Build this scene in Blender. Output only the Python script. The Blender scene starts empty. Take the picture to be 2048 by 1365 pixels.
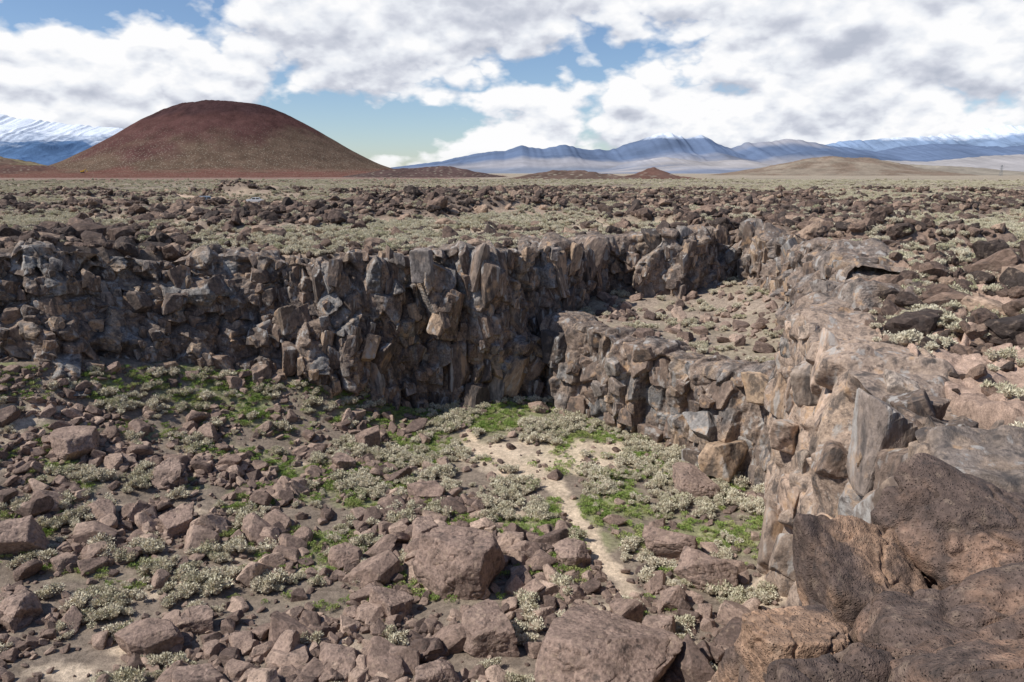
import bpy, bmesh, math, numpy as np
from mathutils import Vector, Matrix
rng=np.random.default_rng(11)
scene=bpy.context.scene
# ------------------------------------------------------------ noise
def hsh(ix,iy,seed,iz=0):
    h=(ix*374761393+iy*668265263+iz*2147483647+seed*144269504)&0xFFFFFFFF
    h=((h^(h>>13))*1274126177)&0xFFFFFFFF
    h=h^(h>>16)
    h=((h)*668265263)&0xFFFFFFFF
    h=h^(h>>15)
    return (h&0xFFFFFF)/16777215.0
def sst(t):
    t=np.clip(t,0,1); return t*t*(3-2*t)
def vn2(x,y,seed=0):
    ix=np.floor(x).astype(np.int64); iy=np.floor(y).astype(np.int64)
    fx=x-ix; fy=y-iy; fx=fx*fx*(3-2*fx); fy=fy*fy*(3-2*fy)
    a=hsh(ix,iy,seed);b=hsh(ix+1,iy,seed);c=hsh(ix,iy+1,seed);d=hsh(ix+1,iy+1,seed)
    return ((a*(1-fx)+b*fx)*(1-fy)+(c*(1-fx)+d*fx)*fy)*2-1
def fbm2(x,y,seed=0,o=4,g=.5):
    r=0;a=1;t=0
    for i in range(o):
        r=r+a*vn2(x*2**i+i*17.3,y*2**i+i*9.1,seed+i); t+=a; a*=g
    return r/t
def rid2(x,y,seed=0,o=4):
    r=0;a=1;t=0
    for i in range(o):
        r=r+a*(1-np.abs(vn2(x*2**i+i*7.7,y*2**i+i*3.1,seed+i))*2); t+=a; a*=.5
    return r/t
def vn3(x,y,z,seed=0):
    ix=np.floor(x).astype(np.int64); iy=np.floor(y).astype(np.int64); iz=np.floor(z).astype(np.int64)
    fx=x-ix;fy=y-iy;fz=z-iz
    fx=fx*fx*(3-2*fx);fy=fy*fy*(3-2*fy);fz=fz*fz*(3-2*fz)
    def L(k):
        a=hsh(ix,iy,seed,iz+k);b=hsh(ix+1,iy,seed,iz+k);c=hsh(ix,iy+1,seed,iz+k);d=hsh(ix+1,iy+1,seed,iz+k)
        return (a*(1-fx)+b*fx)*(1-fy)+(c*(1-fx)+d*fx)*fy
    return (L(0)*(1-fz)+L(1)*fz)*2-1
def fbm3(x,y,z,seed=0,o=4,g=.5):
    r=0;a=1;t=0
    for i in range(o):
        r=r+a*vn3(x*2**i+i*7,y*2**i+i*5,z*2**i+i*3,seed+i);t+=a;a*=g
    return r/t
def vor2(x,y,seed=0):
    ix=np.floor(x).astype(np.int64); iy=np.floor(y).astype(np.int64)
    F1=np.full(x.shape,9.);F2=np.full(x.shape,9.)
    cx=np.zeros(x.shape,np.int64);cy=cx.copy();dx=np.zeros(x.shape);dy=np.zeros(x.shape)
    for j in (-1,0,1):
        for i in (-1,0,1):
            px=ix+i;py=iy+j
            qx=px+.1+.8*hsh(px,py,seed+31);qy=py+.1+.8*hsh(px,py,seed+57)
            d=np.hypot(x-qx,y-qy)
            m=d<F1
            F2=np.where(m,F1,np.minimum(F2,d));F1=np.where(m,d,F1)
            cx=np.where(m,px,cx);cy=np.where(m,py,cy);dx=np.where(m,x-qx,dx);dy=np.where(m,y-qy,dy)
    return F1,F2,hsh(cx,cy,seed+1),hsh(cx,cy,seed+2)-.5,hsh(cx,cy,seed+3)-.5,dx,dy
def blur(D,k):
    k=np.array(k,float);k/=k.sum();h=len(k)//2
    for ax in (0,1):
        pd=[(0,0),(0,0)];pd[ax]=(h,h);Q=np.pad(D,pd,mode='edge');R=0
        for i,w in enumerate(k):
            sl=[slice(None),slice(None)];sl[ax]=slice(i,i+D.shape[ax]);R=R+w*Q[tuple(sl)]
        D=R
    return D
# ------------------------------------------------------------ mesh helpers
def mkmesh(name,V,F,mat=None,smooth=False,col=None,mi=None,mats=None,link=True):
    me=bpy.data.meshes.new(name)
    V=np.asarray(V,np.float32);F=np.asarray(F,np.int32);k=F.shape[1]
    me.vertices.add(len(V));me.vertices.foreach_set('co',V.ravel())
    me.loops.add(F.size);me.loops.foreach_set('vertex_index',F.ravel())
    me.polygons.add(len(F));me.polygons.foreach_set('loop_start',np.arange(0,F.size,k,dtype=np.int32))
    me.polygons.foreach_set('loop_total',np.full(len(F),k,np.int32))
    me.polygons.foreach_set('use_smooth',np.full(len(F),smooth,bool))
    for m in (mats or ([mat] if mat else [])): me.materials.append(m)
    if mi is not None: me.polygons.foreach_set('material_index',np.asarray(mi,np.int32))
    me.update(calc_edges=True)
    if col is not None:
        a=me.color_attributes.new('col','FLOAT_COLOR','POINT')
        c=np.ones((len(V),4),np.float32);c[:,:3]=col;a.data.foreach_set('color',c.ravel())
    ob=bpy.data.objects.new(name,me)
    if link: scene.collection.objects.link(ob)
    return ob
def gridfaces(n,m,wrap=False):
    i=np.arange(n-1)[:,None];mm=m if wrap else m-1
    j=np.arange(mm)[None,:];j2=(j+1)%m
    a=i*m+j;b=i*m+j2;c=(i+1)*m+j2;d=(i+1)*m+j
    return np.stack([a,b,c,d],-1).reshape(-1,4)
# ------------------------------------------------------------ materials
class NT:
    def __init__(s,nt): s.nt=nt
    def n(s,t,**k):
        x=s.nt.nodes.new(t)
        for a,b in k.items(): setattr(x,a,b)
        return x
    def l(s,a,b): s.nt.links.new(a,b)
    def setin(s,sock,v):
        if hasattr(v,'is_output'): s.l(v,sock)
        else: sock.default_value=v
    def math(s,op,a,b=0.0,c=None,clamp=False):
        x=s.n('ShaderNodeMath',operation=op,use_clamp=clamp)
        s.setin(x.inputs[0],a);s.setin(x.inputs[1],b)
        if c is not None:s.setin(x.inputs[2],c)
        return x.outputs[0]
    def mix(s,f,a,b,bt='MIX'):
        x=s.n('ShaderNodeMix',data_type='RGBA',blend_type=bt)
        s.setin(x.inputs[0],f);s.setin(x.inputs[6],a);s.setin(x.inputs[7],b)
        return x.outputs[2]
    def noise(s,vec,scale,detail=4,rough=.5):
        x=s.n('ShaderNodeTexNoise');x.inputs['Scale'].default_value=scale
        x.inputs['Detail'].default_value=detail;x.inputs['Roughness'].default_value=rough
        if vec is not None:s.l(vec,x.inputs['Vector'])
        return x.outputs['Fac']
    def mr(s,v,a,b,c,d):
        x=s.n('ShaderNodeMapRange');s.setin(x.inputs[0],v)
        for i,q in enumerate((a,b,c,d)): x.inputs[i+1].default_value=q
        return x.outputs[0]
    def ramp(s,v,stops):
        x=s.n('ShaderNodeValToRGB');e=x.color_ramp.elements
        while len(e)<len(stops): e.new(.5)
        for q,(p,c) in zip(e,stops): q.position=p;q.color=(*c,1)
        s.l(v,x.inputs[0]);return x.outputs[0]
def newmat(name):
    m=bpy.data.materials.new(name);m.use_nodes=True
    t=NT(m.node_tree);b=m.node_tree.nodes['Principled BSDF']
    b.inputs['Roughness'].default_value=.92
    b.inputs['Specular IOR Level'].default_value=.15
    return m,t,b
def rockmat(name,stops=None,s=1.0,bump=.5,vescale=0,dist=.08,dark=.6,streak=False,gain=1.0,dust=.5,rough=.85,spec=.25):
    m,t,b=newmat(name)
    b.inputs['Roughness'].default_value=rough;b.inputs['Specular IOR Level'].default_value=spec
    tc=t.n('ShaderNodeTexCoord').outputs['Object']
    if stops:
        oi=t.n('ShaderNodeObjectInfo').outputs['Random']
        base=t.ramp(oi,stops)
        add=t.n('ShaderNodeVectorMath',operation='ADD');t.l(tc,add.inputs[0])
        cmb=t.n('ShaderNodeCombineXYZ');q=t.math('MULTIPLY',oi,37.0);t.l(q,cmb.inputs[0]);t.l(q,cmb.inputs[1]);t.l(cmb.outputs[0],add.inputs[1])
        tc=add.outputs[0]
    else:
        at=t.n('ShaderNodeAttribute');at.attribute_name='col';base=at.outputs['Color']
    n1=t.noise(tc,1.3*s,4,.6);n2=t.noise(tc,7*s,6,.62);n3=t.noise(tc,38*s,2,.6)
    f=t.mr(n1,.3,.7,.7*gain,1.3*gain);g=t.mr(n2,.3,.7,dark,2-dark)
    fg=t.math('MULTIPLY',f,g)
    vm=t.n('ShaderNodeVectorMath',operation='SCALE');t.l(base,vm.inputs[0]);t.l(fg,vm.inputs['Scale'])
    p=t.noise(tc,3.1*s,7,.7);pm=t.mr(p,.55,.66,0,dust)
    c=t.mix(pm,vm.outputs[0],(.43,.32,.235,1))
    c=t.mix(t.mr(p,.45,.36,0,.7),c,(.06,.048,.043,1))
    if streak:
        mp=t.n('ShaderNodeMapping');mp.inputs['Scale'].default_value=(1.5,1.5,.7);t.l(tc,mp.inputs[0])
        st=t.noise(mp.outputs[0],1.0,6,.6)
        c=t.mix(t.mr(st,.54,.62,0,.7),c,(.055,.05,.05,1));c=t.mix(t.mr(st,.43,.37,0,.65),c,(.42,.40,.375,1))
        c=t.mix(t.mr(n1,.60,.68,0,.6),c,(.46,.29,.165,1))
    t.l(c,b.inputs['Base Color'])
    h=t.math('ADD',t.math('MULTIPLY',n2,1.0),t.math('MULTIPLY',n3,.3))
    if vescale:
        v2=t.n('ShaderNodeTexVoronoi');v2.inputs['Scale'].default_value=vescale;t.l(tc,v2.inputs['Vector'])
        h=t.math('ADD',h,t.mr(v2.outputs['Distance'],0,.35,-.5,0))
    bp=t.n('ShaderNodeBump');bp.inputs['Strength'].default_value=bump;bp.inputs['Distance'].default_value=dist
    t.l(h,bp.inputs['Height']);t.l(bp.outputs[0],b.inputs['Normal'])
    return m
m_cliff=rockmat('cliff_basalt',bump=.8,dist=.10,streak=True,gain=1.2)
m_block=rockmat('cliff_block_basalt',stops=[(0,(.08,.065,.057)),(.2,(.25,.175,.13)),(.4,(.12,.092,.078)),(.6,(.24,.17,.13)),(.72,(.225,.215,.205)),(.84,(.35,.245,.17)),(.93,(.42,.30,.205)),(1,(.14,.108,.088))],s=.7,bump=.75,streak=True)
m_pink=rockmat('weathered_rim_basalt',stops=[(0,(.35,.25,.19)),(.5,(.46,.34,.26)),(.8,(.37,.30,.245)),(1,(.25,.185,.145))],s=.7,bump=.8,streak=True)
m_fore=rockmat('vesicular_basalt',bump=1.0,s=1.6,vescale=30,dist=.05,gain=1.1,dust=.3)
m_boul=rockmat('boulder_basalt',stops=[(0,(.115,.08,.067)),(.35,(.215,.150,.119)),(.7,(.295,.209,.165)),(1,(.42,.305,.235))],s=1.0,bump=.7,dust=.42)
m_lava=rockmat('lava_rubble_rock',stops=[(0,(.048,.036,.031)),(.5,(.105,.070,.055)),(.8,(.19,.128,.096)),(1,(.35,.248,.18))],s=1.0,bump=.8,dust=.32)
m_hero=rockmat('large_boulder_basalt',stops=[(0,(.25,.175,.14)),(1,(.32,.23,.184))],s=.9,bump=.9,dist=.1,dust=.5)
def groundmat():
    m,t,b=newmat('desert_ground')
    tc=t.n('ShaderNodeTexCoord').outputs['Object']
    at=t.n('ShaderNodeAttribute');at.attribute_name='col'
    n1=t.noise(tc,.35,6,.62);n2=t.noise(tc,3.5,7,.68);n3=t.noise(tc,22,3,.6)
    fg=t.math('MULTIPLY',t.mr(n1,.3,.7,.95,1.5),t.math('MULTIPLY',t.mr(n2,.3,.7,.6,1.4),t.mr(n3,.3,.7,.65,1.35)))
    vm=t.n('ShaderNodeVectorMath',operation='SCALE');t.l(at.outputs['Color'],vm.inputs[0]);t.l(fg,vm.inputs['Scale'])
    t.l(vm.outputs[0],b.inputs['Base Color'])
    h=t.math('ADD',n2,t.math('MULTIPLY',n3,.25))
    bp=t.n('ShaderNodeBump');bp.inputs['Strength'].default_value=.7;bp.inputs['Distance'].default_value=.12
    t.l(h,bp.inputs['Height']);t.l(bp.outputs[0],b.inputs['Normal'])
    return m
m_ground=groundmat()
def leafmat(name,stops):
    m,t,b=newmat(name)
    oi=t.n('ShaderNodeObjectInfo').outputs['Random'];c=t.ramp(oi,stops)
    tc=t.n('ShaderNodeTexCoord').outputs['Object'];n=t.mr(t.noise(tc,7,1),.3,.7,.7,1.3)
    vm=t.n('ShaderNodeVectorMath',operation='SCALE');t.l(c,vm.inputs[0]);t.l(n,vm.inputs['Scale'])
    t.l(vm.outputs[0],b.inputs['Base Color']);return m
m_sage=leafmat('sagebrush_leaf',[(0,(.50,.46,.32)),(.4,(.61,.56,.42)),(.8,(.67,.61,.47)),(1,(.42,.41,.25))])
m_grn=leafmat('green_herb_leaf',[(0,(.20,.29,.07)),(.5,(.28,.36,.10)),(1,(.38,.39,.16))])
m_twig=leafmat('twig',[(0,(.26,.215,.155)),(1,(.34,.285,.21))])
def plain(name,c,r=.5,metal=0):
    m,t,b=newmat(name);b.inputs['Base Color'].default_value=(*c,1);b.inputs['Roughness'].default_value=r;b.inputs['Metallic'].default_value=metal
    b.inputs['Specular IOR Level'].default_value=.5;return m
# ------------------------------------------------------------ plan of the canyon
def chaikin(p,it=2):
    p=np.array(p,float)
    for _ in range(it):
        q=[p[0]]
        for a,b in zip(p[:-1],p[1:]): q+= [a*.75+b*.25,a*.25+b*.75]
        q.append(p[-1]);p=np.array(q)
    return p
RIM=[(-110,30),(-80,38),(-60,42),(-46,46),(-38,47),(-32,49.5),(-27,54.5),(-22.5,56.8),(-18,57),(-14,58.6),(-11.3,60.8),(-8.6,60.1),(-6,62.2),(-2.5,62.2),(1,64),(3.4,66.5),(4.6,70),(6.5,74),(9,78.3),(12.5,79),(16.5,76.5),(20,77),(22.5,81.5),(25,81),(26,77),(25,68),(23,60),(20.5,52),(18.6,46.5),(16.8,42.5),(15.2,39.2),(14,35.5),(12.9,32),(12.2,28),(11.2,24),(10.3,19),(8,14),(6.6,9),(4.6,5.6),(2.8,2.9),(1.0,1.0),(-6,.2),(-25,-3),(-60,-8),(-110,-15)]
RIM=chaikin(RIM,2)
P1=RIM
LOW=chaikin([(1.5,70),(2.8,66.5),(4,63),(6,60),(7.4,57.4),(9.5,55.6),(11.2,52.8),(13,51.1),(14.5,48.5),(16.5,46.7),(17.5,43),(20,38)],2)
P2=np.vstack([LOW,[(34,38),(34,95),(-3,95),(-3,72)]])
def sdf(x,y,P):
    sh=x.shape;x=x.ravel();y=y.ravel();d=np.full(x.shape,1e9);ins=np.zeros(x.shape,bool)
    n=len(P)
    for i in range(n):
        ax,ay=P[i];bx,by=P[(i+1)%n];ex=bx-ax;ey=by-ay;L=ex*ex+ey*ey+1e-12
        t=np.clip(((x-ax)*ex+(y-ay)*ey)/L,0,1)
        d=np.minimum(d,(x-ax-t*ex)**2+(y-ay-t*ey)**2)
        c=((ay>y)!=(by>y))
        if ey!=0: ins^= c&(x<ex*(y-ay)/ey+ax)
    d=np.sqrt(d);return np.where(ins,-d,d).reshape(sh)
def pdist(x,y,P):
    d=np.full(x.shape,1e9)
    for (ax,ay),(bx,by) in zip(P[:-1],P[1:]):
        ex=bx-ax;ey=by-ay;t=np.clip(((x-ax)*ex+(y-ay)*ey)/(ex*ex+ey*ey),0,1)
        d=np.minimum(d,np.hypot(x-ax-t*ex,y-ay-t*ey))
    return d
ROAD=chaikin([(-150,330),(-122,285),(-108,262),(-96,246),(-84,243),(-70,236),(-45,250)],2)
def rdist(x,y): return pdist(x,y,ROAD)
WASH=chaikin([(-4,57),(-2.5,52),(1,49),(2.6,46),(3.4,43.5),(3.3,41),(4.6,39),(4.8,36),(6,33),(4,30),(2,27)],2)
def setback(x,y):
    l=sst((-10-x)/12)*sst((y-35)/5)
    r=sst((x-14)/3)*sst((y-45)/8)*sst((74-y)/8)
    return .6+3.4*l+2.6*r
def parkzone(x,y): return np.exp(-((x+86)/20)**4-((y-222)/26)**4)
def sandzone(x,y): return np.exp(-((x-3.3)/6.6)**4-((y-50.6)/3.3)**4)
def rubble(x,y):
    r=fbm2(x/34,y/20,5,4)*1.15
    r=r+.5*np.exp(-((x+52)/32)**2-((y-76)/18)**2)+.8*np.exp(-((x+12)/24)**2-((y-128)/16)**2)+.7*np.exp(-((x+97)/24)**2-((y-275)/18)**2)
    r=r+.3*np.exp(-((x-45)/22)**2-((y-62)/22)**2)-1.2*parkzone(x,y)
    return sst((r-.10)/.2)
def plateau(x,y,rm=None):
    if rm is None: rm=rubble(x,y)
    r=np.hypot(x,y)
    z=-6.9+4.8*np.exp(-(r/5.)**2)-2.2*sst((y-85)/150)+.9*np.exp(-((x-19)/6)**2-((y-80)/6)**2)-.7*np.exp(-((x-17)/6)**2-((y-37)/9)**2)
    fade=1-sst((r-700)/900)
    cal=1-np.exp(-(rdist(x,y)/9)**2)
    cal=cal*sst((r-3)/6)
    z=z+fade*cal*(.5*fbm2(x/17,y/17,3,3)+rm*(.7+1.2*rid2(x/7,y/7,9,4)+.35*fbm2(x/1.3,y/1.3,29,3)))
    z=z+2.2*np.exp(-((x+12)/22)**4-((y-130)/10)**2)*cal+6*np.exp(-((x+98)/19)**2-((y-285)/20)**2)*(.75+.5*fbm2(x/9,y/9,77,3))*cal
    k=sst((x-9)/4)*sst((85-y)/15)*sst((y-9)/5)*sst((75-x)/20)
    F1,F2,c,a,b,dx,dy=vor2(x/3.3+.4*fbm2(x/2,y/2,8,2),y/3.3,41)
    f1,f2,c2,a2,b2,ex,ey=vor2(x/1.1,y/1.1,43)
    e1=sst((F2-F1)/.14);e2=sst((f2-f1)/.25)
    z=z+k*(((c-.5)*.9+2.0*(a*dx+b*dy))*e1-.3*(1-e1)+(.25*(c2-.5)+.5*(a2*ex+b2*ey))*e2-.1*(1-e2)+.15*fbm2(x*2,y*2,61,3))
    return z
def floorz(x,y,sd):
    z=-20+4.6*sst((-x-9)/28)*sst((y-20)/32)+1.2*sst((34-y)/20)
    z=z+sst((-x-8)/6)*2.4*np.clip(1-(-sd)/8,0,1)**1.5+.5*np.clip(1-(-sd)/3,0,1)
    z=z+.35*fbm2(x/4,y/4,15,4)
    return z
def height(x,y,full=False):
    x=np.asarray(x,float);y=np.asarray(y,float)
    s1=np.full(x.shape,500.);near=(np.abs(x)<140)&(y>-40)&(y<110)
    s1[near]=sdf(x[near],y[near],P1)
    s2=np.full(x.shape,500.);n2=(x>-10)&(x<40)&(y>35)&(y<100);s2[n2]=sdf(x[n2],y[n2],P2)
    rm=rubble(x,y)
    nearcam=np.exp(-(np.hypot(x,y)/5)**2)
    up=sst((s1-(setback(x,y)+1.9)*(1-nearcam))/.9)
    fl=floorz(x,y,s1);sh=-13.1+.5*fbm2(x/3,y/3,19,4)+1.5*sst((x-18)/7)+.5*sst((y-68)/8)
    inn=fl+(sh-fl)*sst((-s2-1.9)/.9)
    z=inn+(plateau(x,y,rm)-inn)*up
    if full: return z,s1,s2,rm,up
    return z
def H(x,y): return height(np.atleast_1d(x),np.atleast_1d(y))
def L3(a,b,f): return a+(np.asarray(b)-a)*f[...,None]
def greenf(x,y): return sst(fbm2(x/3.2,y/2.4,85,5)*2.8+.25)
# ------------------------------------------------------------ ground
ang=np.radians(np.concatenate([np.linspace(-180,-46,60,endpoint=False),np.linspace(-46,46,840,endpoint=False),np.linspace(46,180,60,endpoint=False)]))
rad=np.concatenate([[0.05,.3],np.arange(.6,100,.2),100*1.0115**np.arange(0,520)])
A,R=np.meshgrid(ang,rad)
X=R*np.sin(A);Y=R*np.cos(A)
Z,s1,s2,rm,up=height(X,Y,True)
soil=np.array([.28,.21,.158]);C=np.broadcast_to(soil,X.shape+(3,)).copy()
C=L3(C,[.34,.27,.20],sst(fbm2(X/60,Y/25,71,4)*2))
C=L3(C,[.25,.215,.14],sst(fbm2(X/20,Y/12,72,4)*2-.2)*.3)
C=L3(C,[.10,.076,.063],rm*.8)
C=L3(C,[.36,.24,.165],parkzone(X,Y)*.6)
kr=sst((X-9)/4)*sst((85-Y)/15)*sst((Y-6)/5)*sst((75-X)/20)
C=L3(C,[.19,.13,.10],kr*.8)
kp=np.exp(-((X-20)/13)**2-((Y-30)/16)**2)
C=L3(C,[.34,.24,.185],kp*.9)
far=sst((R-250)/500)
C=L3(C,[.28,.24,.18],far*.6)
redm=sst((Y-480)/200)*sst((-10-X+60*fbm2(X/300,Y/200,73,3))/100)*sst((3000-Y)/500)
C=L3(C,[.15,.078,.064],redm*(.65+.35*fbm2(X/90,Y/60,75,3)))
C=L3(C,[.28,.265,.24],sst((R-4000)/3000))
F=np.broadcast_to(np.array([.18,.142,.11]),X.shape+(3,)).copy()
ins=1-up
sand=np.clip(sandzone(X,Y+.9*fbm2(X/3,Y/3,81,3))*1.1,0,1)
wd=pdist(X,Y,WASH)
wash=sst(1.5-(wd+.6*fbm2(X*.8,Y*.8,83,3))/.55)
sn=fbm2(X/2.6,Y/2.2,84,4)
sandm=np.clip(sst(sand*1.8+sn*1.1-.25)+wash+sst(sn*2.6-.45)*.8,0,1)
gr=greenf(X,Y)*sst((Y-30)/12)*(1-wash)
gr=np.maximum(gr,sst((Y-52+.15*X)/5)*sst((66-Y)/3)*sst(fbm2(X/2,Y/1.5,86,3)*2+.7))*(1-.8*sand)
F=L3(F,[.44,.35,.26],sandm)
F=L3(F,[.20,.225,.09],gr*.6)
F=L3(F,[.42,.33,.24],wash*.85)
C=C+(F-C)*ins[...,None]
sm=(sst((-s2-1.2)/1.0)*ins)
C=L3(C,[.26,.205,.16],sm*.8)
C=L3(C,[.17,.135,.11],sst(up*8)*sst((1-up)*8)*(Y<110))
Vg=np.stack([X,Y,Z],-1).reshape(-1,3)
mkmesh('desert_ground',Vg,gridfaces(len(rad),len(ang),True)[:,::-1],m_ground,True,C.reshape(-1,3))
# ------------------------------------------------------------ rock shapes
def ico(sub):
    bm=bmesh.new();bmesh.ops.create_icosphere(bm,subdivisions=sub,radius=1)
    V=np.array([v.co[:] for v in bm.verts]);Fc=np.array([[v.index for v in f.verts] for f in bm.faces]);bm.free();return V,Fc
ICO={}
def rockshape(seed,sub=3,planes=13,scale=(1,1,1),rough=.06,soft=26,nfreq=2.2,boxy=False):
    if sub not in ICO: ICO[sub]=ico(sub)
    V,Fc=ICO[sub];r=np.random.default_rng(seed)
    n=r.normal(size=(planes,3));n/=np.linalg.norm(n,axis=1,keepdims=True);d=r.uniform(.6,.95,planes)
    if boxy:
        bx=np.array([[1,0,0],[-1,0,0],[0,1,0],[0,-1,0],[0,0,1],[0,0,-1]],float)+r.normal(0,.2,(6,3));bx/=np.linalg.norm(bx,axis=1,keepdims=True)
        n=np.vstack([n,bx]);d=np.concatenate([d+.1,r.uniform(.55,.75,6)])
    else:
        n=np.vstack([n,[[0,0,1],[0,0,-1]]]);d=np.concatenate([d,[.75,.7]])
    dt=V@n.T;inv=np.clip(dt/d,0.02,None)
    rr=1/((inv**soft).sum(1)**(1/soft))
    rr=np.minimum(rr,1.3)
    W=V*rr[:,None]
    o=r.uniform(0,50,3)
    rr2=rough*fbm3(W[:,0]*nfreq+o[0],W[:,1]*nfreq+o[1],W[:,2]*nfreq+o[2],seed,5,.55)*2
    W=W+V*rr2[:,None]
    return W*np.array(scale),Fc
def collection(name): return bpy.data.collections.new(name)
colR=collection('boulder_shapes');colL=collection('lava_shapes');colS=collection('sagebrush_shapes');colG=collection('herb_shapes');colB=collection('cliff_block_shapes');colK=collection('rim_block_shapes')
for i in range(14):
    r=np.random.default_rng(i);V,Fc=rockshape(200+i,4,9,(1,r.uniform(.7,1),r.uniform(.6,.9)),.03,90,boxy=i%2==0)
    colR.objects.link(mkmesh('boulder_shape_%02d'%i,V,Fc,m_boul,False,link=False))
    V,Fc=rockshape(700+i,5,9,(r.uniform(.75,1.1),r.uniform(.75,1),1),.05,55,1.7,boxy=True)
    colB.objects.link(mkmesh('cliff_block_shape_%02d'%i,V,Fc,m_block,False,link=False))
    colK.objects.link(mkmesh('rim_block_shape_%02d'%i,V,Fc,m_pink,True,link=False))
for i in range(8):
    r=np.random.default_rng(50+i);V,Fc=rockshape(400+i,3,12,(1,r.uniform(.6,1),r.uniform(.6,1.0)),.13,24,2.4)
    colL.objects.link(mkmesh('lava_shape_%02d'%i,V,Fc,m_lava,False,link=False))
def scatter(name,P,Rz,S,idx,col,tilt=None):
    n=len(P);me=bpy.data.meshes.new(name);me.vertices.add(n);me.vertices.foreach_set('co',np.asarray(P,np.float32).ravel())
    rot=np.zeros((n,3),np.float32);rot[:,2]=Rz
    if tilt is not None: rot[:,:2]=tilt
    a=me.attributes.new('rot','FLOAT_VECTOR','POINT');a.data.foreach_set('vector',rot.ravel())
    S=np.asarray(S,np.float32);S=np.repeat(S[:,None],3,1) if S.ndim==1 else S
    a=me.attributes.new('scl','FLOAT_VECTOR','POINT');a.data.foreach_set('vector',S.ravel())
    a=me.attributes.new('idx','INT','POINT');a.data.foreach_set('value',np.asarray(idx,np.int32))
    ob=bpy.data.objects.new(name,me);scene.collection.objects.link(ob)
    ng=bpy.data.node_groups.new(name+'_nodes','GeometryNodeTree')
    ng.interface.new_socket('Geometry',in_out='INPUT',socket_type='NodeSocketGeometry');ng.interface.new_socket('Geometry',in_out='OUTPUT',socket_type='NodeSocketGeometry')
    N=ng.nodes;gi=N.new('NodeGroupInput');go=N.new('NodeGroupOutput');ci=N.new('GeometryNodeCollectionInfo');ci.inputs['Collection'].default_value=col
    ci.inputs['Separate Children'].default_value=True;ci.inputs['Reset Children'].default_value=True
    ip=N.new('GeometryNodeInstanceOnPoints');ip.inputs['Pick Instance'].default_value=True
    def na(nm,ty):
        q=N.new('GeometryNodeInputNamedAttribute');q.data_type=ty;q.inputs['Name'].default_value=nm
        return [o for o in q.outputs if o.enabled and o.name=='Attribute'][0]
    lk=ng.links.new
    lk(gi.outputs[0],ip.inputs['Points']);lk(ci.outputs[0],ip.inputs['Instance']);lk(na('idx','INT'),ip.inputs['Instance Index'])
    e2=N.new('FunctionNodeEulerToRotation');lk(na('rot','FLOAT_VECTOR'),e2.inputs[0]);lk(e2.outputs[0],ip.inputs['Rotation'])
    lk(na('scl','FLOAT_VECTOR'),ip.inputs['Scale']);lk(ip.outputs[0],go.inputs[0])
    mo=ob.modifiers.new('scatter','NODES');mo.node_group=ng;return ob
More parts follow.
